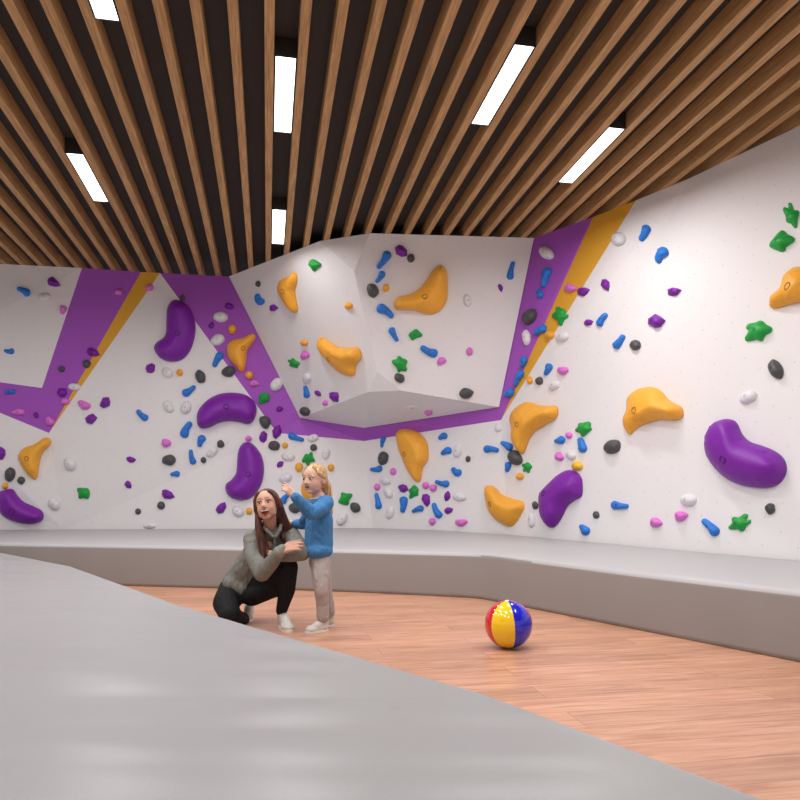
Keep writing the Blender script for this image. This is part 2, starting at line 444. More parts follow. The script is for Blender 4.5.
def hold_mesh(center, outline, spine, height, per=4, sharp=1.0, step=0.03, seed=0, rough=0.0, ridge=0.35):
    """outline, spine: points seen on the wall; a domed body with a crest standing off the wall"""
    h, n = wall_frame(*center)
    up = Vector((0, 0, 1)); tx = up.cross(n).normalized(); ty = n.cross(tx)
    def loc(p, lift=0.0):
        q = to_plane(p[0], p[1], h+n*lift, n)-h; return Vector((q.dot(tx), q.dot(ty)))
    o2 = [loc(p, height*0.14) for p in (catmull(outline, per) if per > 1 else [Vector(p) for p in outline])]
    s2 = [loc(p, height*0.95) for p in spine]
    if len(s2) == 1: s2 = s2*2
    m = len(o2)
    pts = list(o2)
    minx = min(p.x for p in o2); maxx = max(p.x for p in o2); miny = min(p.y for p in o2); maxy = max(p.y for p in o2)
    y = miny; row = 0
    segs = [(o2[i], o2[(i+1) % m]) for i in range(m)]
    def inside(p):
        c = False
        for a, b in segs:
            if (a.y > p.y) != (b.y > p.y) and p.x < (b.x-a.x)*(p.y-a.y)/(b.y-a.y)+a.x: c = not c
        return c
    # two inner offset rows keep the rim round
    for q in (0.10, 0.28):
        for i, p in enumerate(o2):
            if q > 0.2 and i % 2: continue
            t_ = near_on(s2, p) if (s2[0]-s2[1]).length > 1e-9 else s2[0]
            c = p+(t_-p)*q
            if inside(c): pts.append(c)
    while y < maxy:
        x = minx + (step/2 if row % 2 else 0)
        while x < maxx:
            p = Vector((x, y))
            if inside(p) and min(seg_d(p, a, b) for a, b in segs) > step*0.75: pts.append(p)
            x += step
        y += step*0.87; row += 1
    from mathutils.geometry import delaunay_2d_cdt
    v2, _, faces, ov, _, _ = delaunay_2d_cdt(pts, [(i, (i+1) % m) for i in range(m)], [], 1, 1e-6)
    bm = bmesh.new(); vs_ = []
    edge_i = [i for i, o_ in enumerate(ov) if any(k < m for k in o_)]
    es = set(edge_i)
    for i, p in enumerate(v2):
        if i in es: z = 0.0
        else:
            do = min(seg_d(p, a, b) for a, b in segs); ds = min(seg_d(p, a, b) for a, b in zip(s2, s2[1:]))
            t = do/(do+ds+1e-9)
            z = height*((1-ridge)*(1-(1-t)**2.4)**0.5 + ridge*t)
            if rough: z *= 1+rough*noise.noise(Vector((p.x*38+seed, p.y*38, seed*1.3)))
        vs_.append(bm.verts.new((p.x, p.y, z)))
    for f in faces:
        try: bm.faces.new([vs_[i] for i in f])
        except ValueError: pass
    bm.verts.index_update()
    inner = [vs_[i] for i in range(len(v2)) if i not in es]
    if len(inner) > 3: bmesh.ops.smooth_vert(bm, verts=inner, factor=0.5, use_axis_x=False, use_axis_y=False, use_axis_z=True)
    # skirt down into the wall
    rim = [e for e in bm.edges if len(e.link_faces) == 1]
    ex_ = bmesh.ops.extrude_edge_only(bm, edges=rim)
    for v in [g for g in ex_['geom'] if isinstance(g, bmesh.types.BMVert)]: v.co.z = -0.004
    for v in [vs_[i] for i in es]: v.co.z = height*0.14
    rim = [e for e in bm.edges if len(e.link_faces) == 1]
    bmesh.ops.holes_fill(bm, edges=rim, sides=0)
    bmesh.ops.recalc_face_normals(bm, faces=bm.faces)
    mw = Matrix(((tx.x, ty.x, n.x, h.x), (tx.y, ty.y, n.y, h.y), (tx.z, ty.z, n.z, h.z), (0, 0, 0, 1)))
    return bm, mw, loc
def bolt_mesh(r):
    bm = bmesh.new()
    prof = [(r*1.15, -0.3*r), (r*1.15, 0.10*r), (r*1.0, 0.22*r), (r*0.82, 0.10*r), (r*0.72, -0.25*r), (0, -0.28*r)]
    N_ = 18; rows = []
    for (rr, z) in prof:
        if rr == 0: rows.append([bm.verts.new((0, 0, z))]*N_)
        else: rows.append([bm.verts.new((rr*math.cos(a*2*math.pi/N_), rr*math.sin(a*2*math.pi/N_), z)) for a in range(N_)])
    for a, b in zip(rows, rows[1:]):
        for i in range(N_):
            j = (i+1) % N_
            if b[i] is b[j]: bm.faces.new((a[i], a[j], b[i]))
            else: bm.faces.new((a[i], a[j], b[j], b[i]))
    bmesh.ops.recalc_face_normals(bm, faces=bm.faces)
    return bm
def put_bolt(o, bm_tree, col, xy, r):
    hit = bm_tree.ray_cast(Vector((xy.x, xy.y, 1)), Vector((0, 0, -1)))
    if hit[0] is None: return
    b = obj('bolt_socket', bolt_mesh(r), [M['bolt_'+col]], o, smooth=True)
    nz = hit[1] if hit[1].z > 0 else -hit[1]
    b.matrix_local = Matrix.Translation(hit[0]) @ nz.to_track_quat('Z', 'Y').to_matrix().to_4x4()

def crop(ox, oy, pts): return [(ox+x/5, oy+y/5) for x, y in pts]
BIG = [  # short phrase, label, colour, crop origin, outline, spine, bolt, height
 ('the topmost purple kidney', 'tall purple kidney-shaped hold touching the purple band, topmost of the big purple ones', 'purple', (130, 240),
  [(215,300),(255,305),(290,330),(312,370),(325,420),(322,480),(300,550),(260,595),(210,607),(160,595),(130,565),(120,535),(135,510),(165,490),(180,460),(182,400),(188,335)],
  [(238,345),(250,400),(245,470),(215,525),(185,555)], (240,467), .20),
 ('the arched purple kidney', 'wide arched purple kidney-shaped hold lying across below the orange and purple bands', 'purple', (130, 380),
  [(335,170),(360,125),(410,85),(470,65),(540,65),(590,80),(625,115),(632,160),(615,205),(585,220),(545,210),(490,205),(440,215),(400,235),(360,242),(338,222)],
  [(370,205),(420,160),(483,140),(540,145),(590,165)], (483,134), .20),
 ('the purple kidney over the woman', 'upright purple kidney-shaped hold just above and left of the crouching woman', 'purple', (130, 380),
  [(590,310),(620,325),(650,365),(665,410),(668,460),(655,520),(620,575),(580,598),(535,598),(495,580),(478,550),(480,520),(505,500),(530,465),(535,420),(540,360),(560,320)],
  [(590,350),(600,410),(598,470),(570,525),(530,555)], (592,472), .20),
 ('the bottom left purple kidney', 'purple kidney-shaped hold cut by the left edge, low above the mat', 'purple', (0, 400),
  [(25,450),(60,447),(85,480),(115,510),(170,535),(205,555),(215,580),(205,605),(160,620),(100,615),(50,600),(5,570),(-20,510),(-10,465)],
  [(30,485),(50,530),(90,560),(140,580),(180,587)], (62,555), .18),
 ('the low upright purple kidney', 'upright purple kidney-shaped hold low on the right wall, beside an orange one', 'purple', (480, 440),
  [(297,290),(305,255),(340,220),(380,180),(430,152),(470,155),(498,185),(505,230),(500,280),(465,300),(430,330),(405,380),(375,425),(350,437),(325,420),(305,380),(298,330)],
  [(460,195),(425,235),(370,270),(335,310),(338,370)], (315,265), .19),
 ('the far right purple kidney', 'biggest purple kidney-shaped hold, at the far right of the right wall', 'purple', (640, 400),
  [(320,220),(330,170),(360,120),(410,97),(455,97),(480,120),(500,165),(540,205),(600,225),(660,250),(705,285),(723,330),(715,380),(680,420),(630,437),(560,435),(490,420),(420,385),(365,330),(330,275)],
  [(415,150),(420,215),(450,275),(530,310),(640,330)], (416,299), .20),
 ('the leftmost orange hold', 'orange wing-shaped hold nearest the left edge, above a purple kidney', 'orange', (0, 400),
  [(90,280),(120,240),(170,222),(220,190),(250,195),(250,225),(215,260),(198,310),(185,385),(170,395),(135,370),(105,325)],
  [(230,212),(180,250),(150,295),(165,350)], (133,293), .17),
 ('the orange hold on purple paint', 'orange three-lobed hold sitting on the purple diagonal band', 'orange', (130, 240),
  [(485,560),(490,520),(520,498),(560,490),(600,470),(620,470),(628,490),(610,520),(585,555),(582,600),(570,650),(550,655),(520,620),(495,590)],
  [(605,490),(560,525),(535,560),(553,620)], (565,541), .15),
 ('the thin upright orange hold', 'thin upright orange crescent hold high on the left face of the prow', 'orange', (240, 220),
  [(260,262),(278,270),(280,310),(270,350),(275,400),(284,450),(270,465),(240,445),(215,410),(195,375),(185,345),(195,310),(215,293),(240,285)],
  [(264,285),(245,330),(230,365),(262,430)], (208,358), .17),
 ('the drooping orange hold', 'orange moustache-shaped hold low on the left face of the prow', 'orange', (240, 220),
  [(390,595),(410,590),(450,615),(490,638),(540,640),(580,640),(598,670),(595,700),(572,730),(568,775),(540,780),(500,765),(460,735),(420,690),(400,660),(386,625)],
  [(405,620),(450,665),(500,690),(560,675)], (438,697), .18),
 ('the biggest orange hold', 'largest orange boomerang hold, on the right face of the prow', 'orange', (360, 220),
  [(400,225),(425,240),(438,280),(440,350),(435,400),(410,445),(370,468),(320,468),(270,450),(220,450),(180,445),(170,415),(190,385),(250,370),(300,340),(340,290),(370,245)],
  [(400,260),(385,330),(345,385),(280,410),(205,420)], (323,383), .20),
 ('the orange hold under the prow', 'orange teardrop hold hanging directly under the prow, over the purple line', 'orange', (360, 370),
  [(182,310),(215,293),(265,300),(305,325),(330,360),(338,405),(335,450),(310,490),(302,540),(290,560),(265,545),(235,500),(210,445),(190,390),(180,340)],
  [(220,325),(262,375),(280,430),(283,520)], (212,420), .17),
 ('the boomerang orange hold', 'orange boomerang hold just below the point of the right orange stripe', 'orange', (480, 360),
  [(147,290),(165,250),(205,220),(240,210),(290,225),(340,230),(375,230),(384,255),(375,290),(320,325),(265,360),(235,410),(215,463),(195,460),(170,430),(152,385),(155,340)],
  [(355,255),(280,275),(215,320),(198,420)], (182,322), .19),
 ('the lowest orange hold', 'orange half-moon hold low at the centre right, just above the mat', 'orange', (480, 440),
  [(22,240),(50,227),(75,240),(105,272),(160,292),(215,300),(235,315),(232,350),(205,400),(165,428),(130,428),(80,400),(45,360),(28,310)],
  [(45,255),(75,315),(130,345),(195,335)], (46,320), .18),
 ('the saddle-shaped orange hold', 'orange saddle-shaped hold alone in the middle of the right wall', 'orange', (600, 360),
  [(112,300),(130,250),(135,190),(170,155),(210,140),(260,135),(300,155),(340,200),(395,230),(409,262),(400,288),(360,300),(300,297),(260,305),(200,325),(160,355),(145,370),(125,345)],
  [(155,330),(185,270),(240,230),(310,245),(380,265)], (166,250), .19),
 ('the top right orange hold', 'orange hold cut by the right edge of the view, highest on the right wall', 'orange', (640, 260),
  [(650,235),(652,180),(685,155),(705,120),(715,80),(745,50),(775,35),(840,40),(870,110),(850,180),(800,205),(740,220),(690,235)],
  [(675,210),(730,165),(770,110),(810,80)], (738,132), .17),
 ('the orange hold behind the girl', 'orange crescent hold mostly hidden behind the girl in blue', 'orange', (240, 370),
  [(325,555),(360,560),(395,580),(400,620),(385,650),(350,655),(320,640),(306,605),(310,570)],
  [(345,585),(360,620)], None, .12),
]
marks = []
for i, (ph, label, col, org, out, sp, bolt, hh) in enumerate(BIG):
    o2 = crop(*org, out); s2 = crop(*org, sp)
    cx = sum(p[0] for p in o2)/len(o2); cy = sum(p[1] for p in o2)/len(o2)
    bm, mw, loc = hold_mesh((min(cx, 799), cy), o2, s2, hh, per=4, step=0.03, seed=i, ridge=0.30 if col == 'purple' else 0.45)
    tree = BVHTree.FromBMesh(bm)
    o = obj('climbing_hold', bm, M['hold_'+col], smooth=True); o.matrix_world = mw
    if bolt: put_bolt(o, tree, col, loc(crop(*org, [bolt])[0], hh*0.8), 0.034 if col == 'purple' else 0.030)
    tag(o, label, 'climbing hold', 'large %s climbing holds' % col)
    marks.append((ph, cx, cy))
marks += [("the girl's head", 315, 478), ('the end of the right stripe', 501, 420), ('the left stripe\'s lower tip', 49, 433)]

SMALL = """blue 23.5 291 14 8 -25;purple 53 282 13 9 -25;white 44.5 297 12 8 10;pink 63 309.5 9 7 80;pink 118.5 292 8 6 0;pink 149.5 287.5 8 7 30;blue 9 351 10 6 -5
purple 92.5 352 13 9 -15;grey 86.5 364 8 8 0;grey 61.5 369 7 6 0;white 74.5 387 13 7 -5;purple 62 392.5 9 9 40;purple 150 368.5 10 10 30;purple 105 403 11 10 60;blue 9.5 392 11 5 10
pink 65 401.5 9 6 0;pink 18.5 412 13 6 0;purple 36 415 6 5 -60;pink 49.5 421 10 8 -40;pink 84 405 13 8 -25;purple 90.5 419 11 10 20;blue 142 415 14 7 -42
white 70 464 14 12 -60;grey 10 474.5 15 11 80;grey 21 480.5 8 7.5 0;green 84 493 13 12 10;white 54 504 13 11 -50;purple 1 454 12 9 90;purple 130.5 459.5 9 6 -10;purple 128 484.5 8 6 -60
grey 138 511.5 6 6 0;grey 161 505.5 8 8 0;white 149.5 526 12 5 0;orange 5 486 6 6 0;grey 182.5 298 6 5 90;purple 229 306 9 6 -15;white 220.5 317 15 10 -3;purple 211.5 325.5 6.5 5.5 60
orange 232 329 9 8 90;white 217.5 340 14 11 22;blue 217.5 359.5 16 8 60;grey 228.5 371.5 14 11 10;orange 249 375 8 8 0;pink 254.5 383.5 10 6 0;white 276.5 384.5 14 11 48;white 167.5 372.5 12 9.5 -35
orange 179.5 372.5 7 6.5 90;grey 200 376.5 13.5 10 -70;blue 189 390.5 15 8 215;green 264.5 397.5 14 12 0;grey 258 284 6 5 90;blue 259 299.5 12 8 -60;purple 273 308 8.5 7 -10
white 168.5 406.5 13 9 -60;white 186 407.5 13 10 65;blue 186.5 429.5 17 9 242;pink 166 443 9.5 8 -10;blue 201 441 12 8 70;grey 220.5 444 7.5 7.5 0;white 212 452 12 8.5 40;blue 192 457 15 6.5 -78
grey 169 460 14 10.5 0;grey 203.5 460 6.5 5.5 90;blue 175 474 9.5 6 5;pink 248.5 438.5 6.5 5.5 0;purple 263 437.5 11 8 75;purple 277 432 13 9 65;grey 265 422 13 11 -70;purple 279.5 409 7 5 10
grey 274 445.5 11.5 9.5 -15;orange 285 445.5 6 5.5 90;white 288 456.5 13 9 -5;purple 280 464.5 7.5 5.5 40;white 285.5 478 13.5 9 25;purple 221 508 11.5 8.5 50;white 238 511.5 12 10 -30;orange 249 511 7 6.5 90
purple 167 494.5 13 8.5 -20;green 313.5 264.5 13 12 -50;orange 348.5 306 7.5 7 0;orange 304 343 7 6 0;pink 304.5 355.5 9 8 20;green 293.5 363.5 11 8.5 -45;white 306.5 378 11 9 80;blue 306 392 12 6 -80
purple 317.5 393.5 7 5 -30;pink 325 403 6 5 90;purple 334 396.5 11 9 -50;grey 304.5 411.5 11 8.5 -30;blue 296 437.5 16 7 160;white 313 438 11 7.5 15;grey 313.5 447.5 7 7 0;white 326 453.5 11.5 7.5 75
green 308 458.5 13 12 20;orange 299 467.5 9 8 90;orange 331 467.5 7 6.5 90;blue 285.5 498 13 7 230;grey 295 508 12.5 10 0;pink 304 513.5 7 6 90;blue 382.5 442 11 5 80;grey 383 458 14 10.5 80
blue 376 469 12 6.5 5;pink 393 471.5 7 6 90;white 385 480.5 11.5 8.5 -25;pink 377 487 7 6 90;white 388 492.5 12 8 -60;green 345 499 14 12 70;grey 355 507.5 11 9.5 -40;blue 377.5 501 16 6.5 -80
white 390 512.5 13 8 75;white 342 519 14 9 58;purple 402.5 488 10 7.5 -25;purple 401 250.5 13 11 -45;grey 411 258 8.5 7.5 90;blue 383.5 260 20 9 55;blue 380 277 13 7 55;grey 373 290.5 15 11.5 -75
orange 386 288 7.5 6.5 90;blue 385.5 311.5 19 10 145;blue 394 334.5 15 7 118;green 414.5 334.5 14 11 30;blue 429 351 18 9 -25;pink 441.5 361 9.5 7 30;pink 469.5 351.5 8 6.5 90;green 400 364 16 14 -80
grey 399.5 378 11 9 -30;white 467.5 300.5 12 8 -80;blue 511.5 270.5 18 7 258;purple 500.5 287.5 8 5 -70;grey 466 393.5 14 11 0;white 412.5 407 13 4 0;pink 428.5 413 8 5 0;blue 442.5 436.5 9.5 7 25
blue 446 451.5 11 7.5 25;white 457.5 451 13.5 8 78;grey 468 459 6 5 90;blue 456 471.5 11 8 -35;blue 442 483 14 7 -12;green 414 491.5 14 10 80;pink 425.5 485.5 7 6.5 90;pink 433 488 7 7 0
purple 425.5 499 13 8.5 -75;purple 447 496.5 9.5 7 80;white 459.5 497 13 8 -5;purple 448 510.5 8.5 7 15;blue 403 504.5 16 8 85;blue 417.5 509.5 12 6.5 20;blue 436.5 510.5 16 7.5 -65;pink 432 521.5 7 6.5 90
pink 461 522.5 12 7 5;blue 491 449.5 15 7.5 175;blue 506.5 445.5 13 8 -32;grey 514.5 457.5 16 13 -50;blue 507.5 467 10 6.5 80;white 498 428 8 7 90;white 546 253 16 11 -35;blue 545.5 277.5 20 9 75
blue 539.5 293.5 10 6.5 -70;grey 528.5 316.5 17 13 50;white 526 337.5 15 8 -85;blue 540.5 330.5 15 9.5 25;orange 549.5 335 9 8 -30;white 562 337 13 9 20;green 560 315 17 13 80;pink 570 288 12 8 0
purple 582.5 291.5 12 8.5 20;white 618 239 14 13.5 0;blue 644 233 17 9 65;blue 661 255 17 11 60;purple 605 284.5 11 8.5 -70;purple 588 322.5 8.5 6.5 10;blue 602 319.5 15 7.5 235;blue 619 341.5 16 8 232
grey 635 345 10.5 10 0;blue 523 362 11 8 70;blue 518.5 378.5 17 8.5 65;blue 509 393 11 9 30;blue 547.5 369.5 12.5 7.5 65;pink 562.5 370.5 11 8 0;orange 529.5 380 8 5.5 90;grey 539 381 8 7.5 90
white 554 385.5 12 8.5 35;blue 559.5 440.3 10.5 8 15;pink 568.8 435.3 6.5 6.5 0;green 583 428.5 16 15 20;blue 581.5 445 15 8.5 -75;white 570.5 455 11 9 -30;pink 559 456.5 9 8 -60;yellow 577 466 10.5 9 10
green 527 467 11 9 80;orange 519.5 476.5 7 7 0;grey 535 505.5 8 6 90;white 531.5 520 15 7 88;grey 612 446.5 18 14 30;grey 596 515 7.5 6 90;blue 619.5 505.5 17 8.5 175;blue 584 529.5 12 9 -50
green 791 216 22 14 -80;green 780.5 241 25 19 55;purple 673.5 291.5 12.5 9 5;purple 655.5 321 15 14 0;green 758 331 25 20 50;grey 775.5 369.5 20 13 -65;white 748 397 18 12 28;grey 770 508.5 11 10 90
white 688 500 15.5 12 5;pink 655.5 522.5 11.5 9.5 -10;pink 680.5 516 12.5 10 10;blue 710 527 21 10 -45;green 739 523.5 20 16 20"""
SHAPE = {'purple': 'angular', 'orange': 'round', 'blue': 'drop-shaped', 'green': 'lobed', 'pink': 'knobby', 'white': 'oval', 'grey': 'pebble-like', 'yellow': 'round'}
def small_outline(col, L, W, ang, rnd):
    a = math.radians(ang); ca, sa = math.cos(a), math.sin(a)
    def put(x, y): return (x*ca+y*sa, -(x*sa)+y*ca)        # pixel frame, y down
    hl, hw = L/2, W/2; pts = []; per = 3; sp = [(0, 0)]; sharp = 1.0
    if col == 'blue':
        r1 = hw; r2 = hw*rnd.uniform(0.5, 0.68); c1 = hl-r1; c2 = -(hl-r2); bd = rnd.choice((-1, 1))*hw*0.14
        for k in range(-2, 3): t = k*math.pi/4.4; pts.append((c1+r1*math.cos(t), r1*math.sin(t)))
        pts.append(((c1+c2)/2, (r1+r2)/2*0.93+bd))
        for k in range(-2, 3): t = math.pi+k*math.pi/4.4; pts.append((c2+r2*math.cos(t), r2*math.sin(t)))
        pts.append(((c1+c2)/2, -(r1+r2)/2*0.86+bd))
        sp = [(c2*0.85, 0), ((c1+c2)/2, bd), (c1, 0)]
    elif col == 'white':
        for k in range(12):
            t = k*math.pi*2/12; pts.append((math.cos(t)*hl*rnd.uniform(.95, 1.04), math.sin(t)*hw*rnd.uniform(.93, 1.05)))
        sp = [(-(hl-hw)*0.8-0.01, 0), ((hl-hw)*0.8+0.01, 0)]
    elif col == 'grey':
        for k in range(9):
            t = k*math.pi*2/9+rnd.uniform(-.12, .12); r = rnd.uniform(.90, 1.06); pts.append((math.cos(t)*hl*r, math.sin(t)*hw*r))
        sp = [(-0.15*hl, 0.1*hw), (0.2*hl, -0.1*hw)]; sharp = 0.9
    elif col in ('orange', 'yellow'):
        for k in range(8):
            t = k*math.pi*2/8; r = rnd.uniform(.94, 1.06); pts.append((math.cos(t)*hl*r, math.sin(t)*hw*r))
    elif col == 'pink':
        n_ = 8; lob = L > 8.5; ph_ = rnd.uniform(0, 6)
        for k in range(n_):
            t = k*math.pi*2/n_; r = 1.0+(0.13 if lob else 0.04)*math.sin(3*t+ph_)
            pts.append((math.cos(t)*hl*r, math.sin(t)*hw*r))
        sharp = 1.1
    elif col == 'green':
        n_ = rnd.choice((4, 5)); off = rnd.uniform(0, 1.0)
        for k in range(n_):
            t = k*2*math.pi/n_+off+rnd.uniform(-.25, .25); r = rnd.uniform(0.78, 1.22)
            for dt in (-0.17, 0.17): pts.append((math.cos(t+dt)*hl*r, math.sin(t+dt)*hw*r))
            t2 = t+math.pi/n_; r = rnd.uniform(.66, .84); pts.append((math.cos(t2)*hl*r, math.sin(t2)*hw*r))
        per = 2; sharp = 1.5
    elif col == 'purple':
        n_ = 7
        for k in range(n_):
            t = k*math.pi*2/n_+rnd.uniform(-.2, .2); r = rnd.uniform(.86, 1.12)
            if k == 0: r = 1.2
            pts.append((math.cos(t)*hl*r, math.sin(t)*hw*r))
        per = 1; sharp = 1.2
        sp = [(-0.25*hl, 0.1*hw), (0.25*hl, -0.1*hw)]
    return [put(*p) for p in pts], [put(*p) for p in sp], per, sharp
def direction(dx, dy):
    k = int(round(math.degrees(math.atan2(-dy, dx))/45)) % 8
    return ['right of', 'above right of', 'above', 'above left of', 'left of', 'below left of', 'below', 'below right of'][k]
recs = []
for it in SMALL.replace('\n', ';').split(';'):
    f = it.split(); recs.append([f[0]]+[float(v) for v in f[1:]])
slots = {}
for i, (col, x, y, L, W, a) in enumerate(recs):
    best = min(marks, key=lambda m: (m[1]-x)**2+(m[2]-y)**2)
    d = direction(x-best[1], y-best[2])
    slots.setdefault((col, best[0], d), []).append((math.hypot(x-best[1], y-best[2]), i))
labels = {}
for (col, ph, d), lst in slots.items():
    lst.sort(); m = len(lst)
    cnt = {2: 'two', 3: 'three', 4: 'four', 5: 'five', 6: 'six', 7: 'seven', 8: 'eight'}
    for r_, (dist, i) in enumerate(lst):
        L = recs[i][3]; size = 'tiny' if L < 8 else ('small' if L < 15 else 'medium')
        s = '%s %s %s hold %s %s' % (size, SHAPE[col] if col != 'yellow' else 'round', '', d, ph) if 0 else '%s %s %s hold %s %s' % (size, col, SHAPE[col], d, ph)
        if m > 1:
            s += ', ' + ('nearest' if r_ == 0 else 'farthest' if r_ == m-1 else ordn[r_]+' nearest') + (' of ' + cnt.get(m, str(m)) if len(s.split()) < 12 else '')
        labels[i] = s
for i, (col, x, y, L, W, a) in enumerate(recs):
    rnd = random.Random(i*7+3)
    L *= 1.04; W *= 1.04
    out, sp, per, sharp = small_outline(col, L, W, a, rnd)
    out = [(x+p[0], y+p[1]) for p in out]; sp = [(x+p[0], y+p[1]) for p in sp]
    h, n = wall_frame(x, y)
    pm = h.y/F                                     # metres per pixel there
    hh = {'white': 0.50, 'grey': 0.62, 'blue': 0.62, 'green': 0.55, 'purple': 0.62, 'pink': 0.75, 'orange': 0.8, 'yellow': 0.8}[col]*min(W, L)*pm
    bm, mw, loc = hold_mesh((x, y), out, sp, hh, per=per, step=max(0.010, min(L, W)*pm/5.5), ridge=0.5 if col == 'green' else 0.4 if col == 'purple' else 0.15, seed=i, rough=0.25 if col in ('grey', 'green', 'purple') else 0.08)
    tree = BVHTree.FromBMesh(bm)
    o = obj('climbing_hold', bm, M['hold_'+col], smooth=True); o.matrix_world = mw
    if L >= 10.3: put_bolt(o, tree, col, Vector((0, 0)), 0.011)
    tag(o, labels[i], 'climbing hold', 'small %s climbing holds' % col)

# ---------------------------------------------------------------- beach ball
def glossy(name, c): return new_mat(name, c, 0.16, 0.5, 0.6)
bl = [glossy('ball_red', rgb(214, 30, 34)), glossy('ball_yellow', rgb(250, 206, 30)), glossy('ball_blue', rgb(28, 36, 205))]
R_ = 0.1345; by = 3.97; bc = P(508.5, 624, by)
view = math.atan2(bc.x, bc.y)
bm = bmesh.new(); NS = 48; NR = 32; rows = []
for i in range(NR+1):
    th = math.pi*i/NR; row = []
    for j in range(NS):
        ph = 2*math.pi*j/NS
        g = 1.0 - 0.006*math.exp(-((((j+0.0) % 8)-0) if (j % 8) < 4 else 8-(j % 8))**2*2.0)*math.sin(th)
        row.append((R_*g*math.sin(th)*math.sin(ph), -R_*g*math.sin(th)*math.cos(ph), R_*math.cos(th)))
    if i in (0, NR): rows.append([bm.verts.new((0, 0, R_ if i == 0 else -R_))]*NS)
    else: rows.append([bm.verts.new(p) for p in row])
for i in range(NR):
    for j in range(NS):
        a, b, c, d = rows[i][j], rows[i][(j+1) % NS], rows[i+1][(j+1) % NS], rows[i+1][j]
        f = bm.faces.new((a, c, d) if i == 0 else (a, b, c) if i == NR-1 else (a, b, c, d))
        f.material_index = (j//8) % 3
bmesh.ops.recalc_face_normals(bm, faces=bm.faces)
ball = obj('beach_ball', bm, [bl[1], bl[2], bl[0]], smooth=True)
ball.location = (bc.x, bc.y, R_)
ball.rotation_euler = (math.radians(3), math.radians(-2), math.radians(-44.6)-view)
tag(ball, 'shiny beach ball with red, yellow and blue panels lying on the wooden floor', 'beach ball')
cap = bmesh.new(); bmesh.ops.create_cone(cap, cap_ends=True, segments=20, radius1=0.013, radius2=0.011, depth=0.003, matrix=Matrix.Translation((0, 0, R_)))
obj('cap_disc', cap, [new_mat('ball_white', rgb(240, 240, 240), 0.3)], ball)

# ---------------------------------------------------------------- people
def basis(d):
    d = d.normalized(); a = Vector((0, 0, 1)) if abs(d.z) < 0.9 else Vector((1, 0, 0))
    x = a.cross(d).normalized(); y = d.cross(x); return x, y, d
def cap(bm, p1, r1, p2, r2, seg=14):
    """a tapered limb with round ends"""
    p1, p2 = Vector(p1), Vector(p2); d = p2-p1; L = d.length
    if L < 1e-6: return ell(bm, p1, (r1, r1, r1))
    x, y, z = basis(d); rings = []
    def ring(c, r): return [bm.verts.new(c + (x*math.cos(a*2*math.pi/seg)+y*math.sin(a*2*math.pi/seg))*r) for a in range(seg)]
    a0 = bm.verts.new(p1-z*r1)
    for k in (1, 2, 3, 4): t = k/4*math.pi/2; rings.append(ring(p1-z*(r1*math.cos(t)), r1*math.sin(t)))
    for k in (1, 2, 3): rings.append(ring(p1+d*k/4, r1+(r2-r1)*k/4))
    for k in (4, 3, 2, 1): t = k/4*math.pi/2; rings.append(ring(p2+z*(r2*math.cos(t)), r2*math.sin(t)))
    a1 = bm.verts.new(p2+z*r2)
    for r_, q in zip(rings, rings[1:]):
        for i in range(seg): bm.faces.new((r_[i], r_[(i+1) % seg], q[(i+1) % seg], q[i]))
    for i in range(seg):
        bm.faces.new((a0, rings[0][(i+1) % seg], rings[0][i])); bm.faces.new((a1, rings[-1][i], rings[-1][(i+1) % seg]))
def chain(bm, pts):
    for (p, r), (q, s) in zip(pts, pts[1:]): cap(bm, p, r, q, s)
def ell(bm, c, rad, rot=None, sub=3):
    m = Matrix.Translation(Vector(c)) @ ((rot or Matrix.Identity(3)).to_4x4()) @ Matrix.Diagonal((*rad, 1))
    bmesh.ops.create_icosphere(bm, subdivisions=sub, radius=1, matrix=m)
def fuse(name, bm, mat, parent, voxel, smooth=4):
    """melt the overlapping limbs into one continuous skin"""
    for f in bm.faces: pass
    bmesh.ops.recalc_face_normals(bm, faces=bm.faces)
    me = bpy.data.meshes.new(name); bm.to_mesh(me); bm.free()
    t = bpy.data.objects.new(name, me); C.objects.link(t)
    r = t.modifiers.new('r', 'REMESH'); r.mode = 'VOXEL'; r.voxel_size = voxel; r.use_smooth_shade = True
    if smooth:
        s = t.modifiers.new('s', 'SMOOTH'); s.factor = 0.5; s.iterations = smooth
    dg = bpy.context.evaluated_depsgraph_get(); dg.update()
    m2 = bpy.data.meshes.new_from_object(t.evaluated_get(dg)); m2.name = name
    bpy.data.objects.remove(t)
    for p in m2.polygons: p.use_smooth = True
    m2.materials.clear()
    return link(name, m2, mat if isinstance(mat, list) else [mat], parent)
def fabric(name, col, rough=0.85, fold=0.85):
    m = new_mat(name, col, rough, 0.2); nt, b, N, L = nodes(m)
    tc = N('ShaderNodeTexCoord'); mp = N('ShaderNodeMapping'); mp.inputs['Scale'].default_value = (1, 1, 0.45); L(tc.outputs['Object'], mp.inputs['Vector'])
    n = N('ShaderNodeTexNoise'); n.inputs['Scale'].default_value = 17; n.inputs['Detail'].default_value = 2; n.inputs['Distortion'].default_value = 1.2; L(mp.outputs['Vector'], n.inputs['Vector'])
    bp = N('ShaderNodeBump'); bp.inputs['Strength'].default_value = fold; bp.inputs['Distance'].default_value = 0.03
    L(n.outputs['Fac'], bp.inputs['Height']); L(bp.outputs['Normal'], b.inputs['Normal']); return m
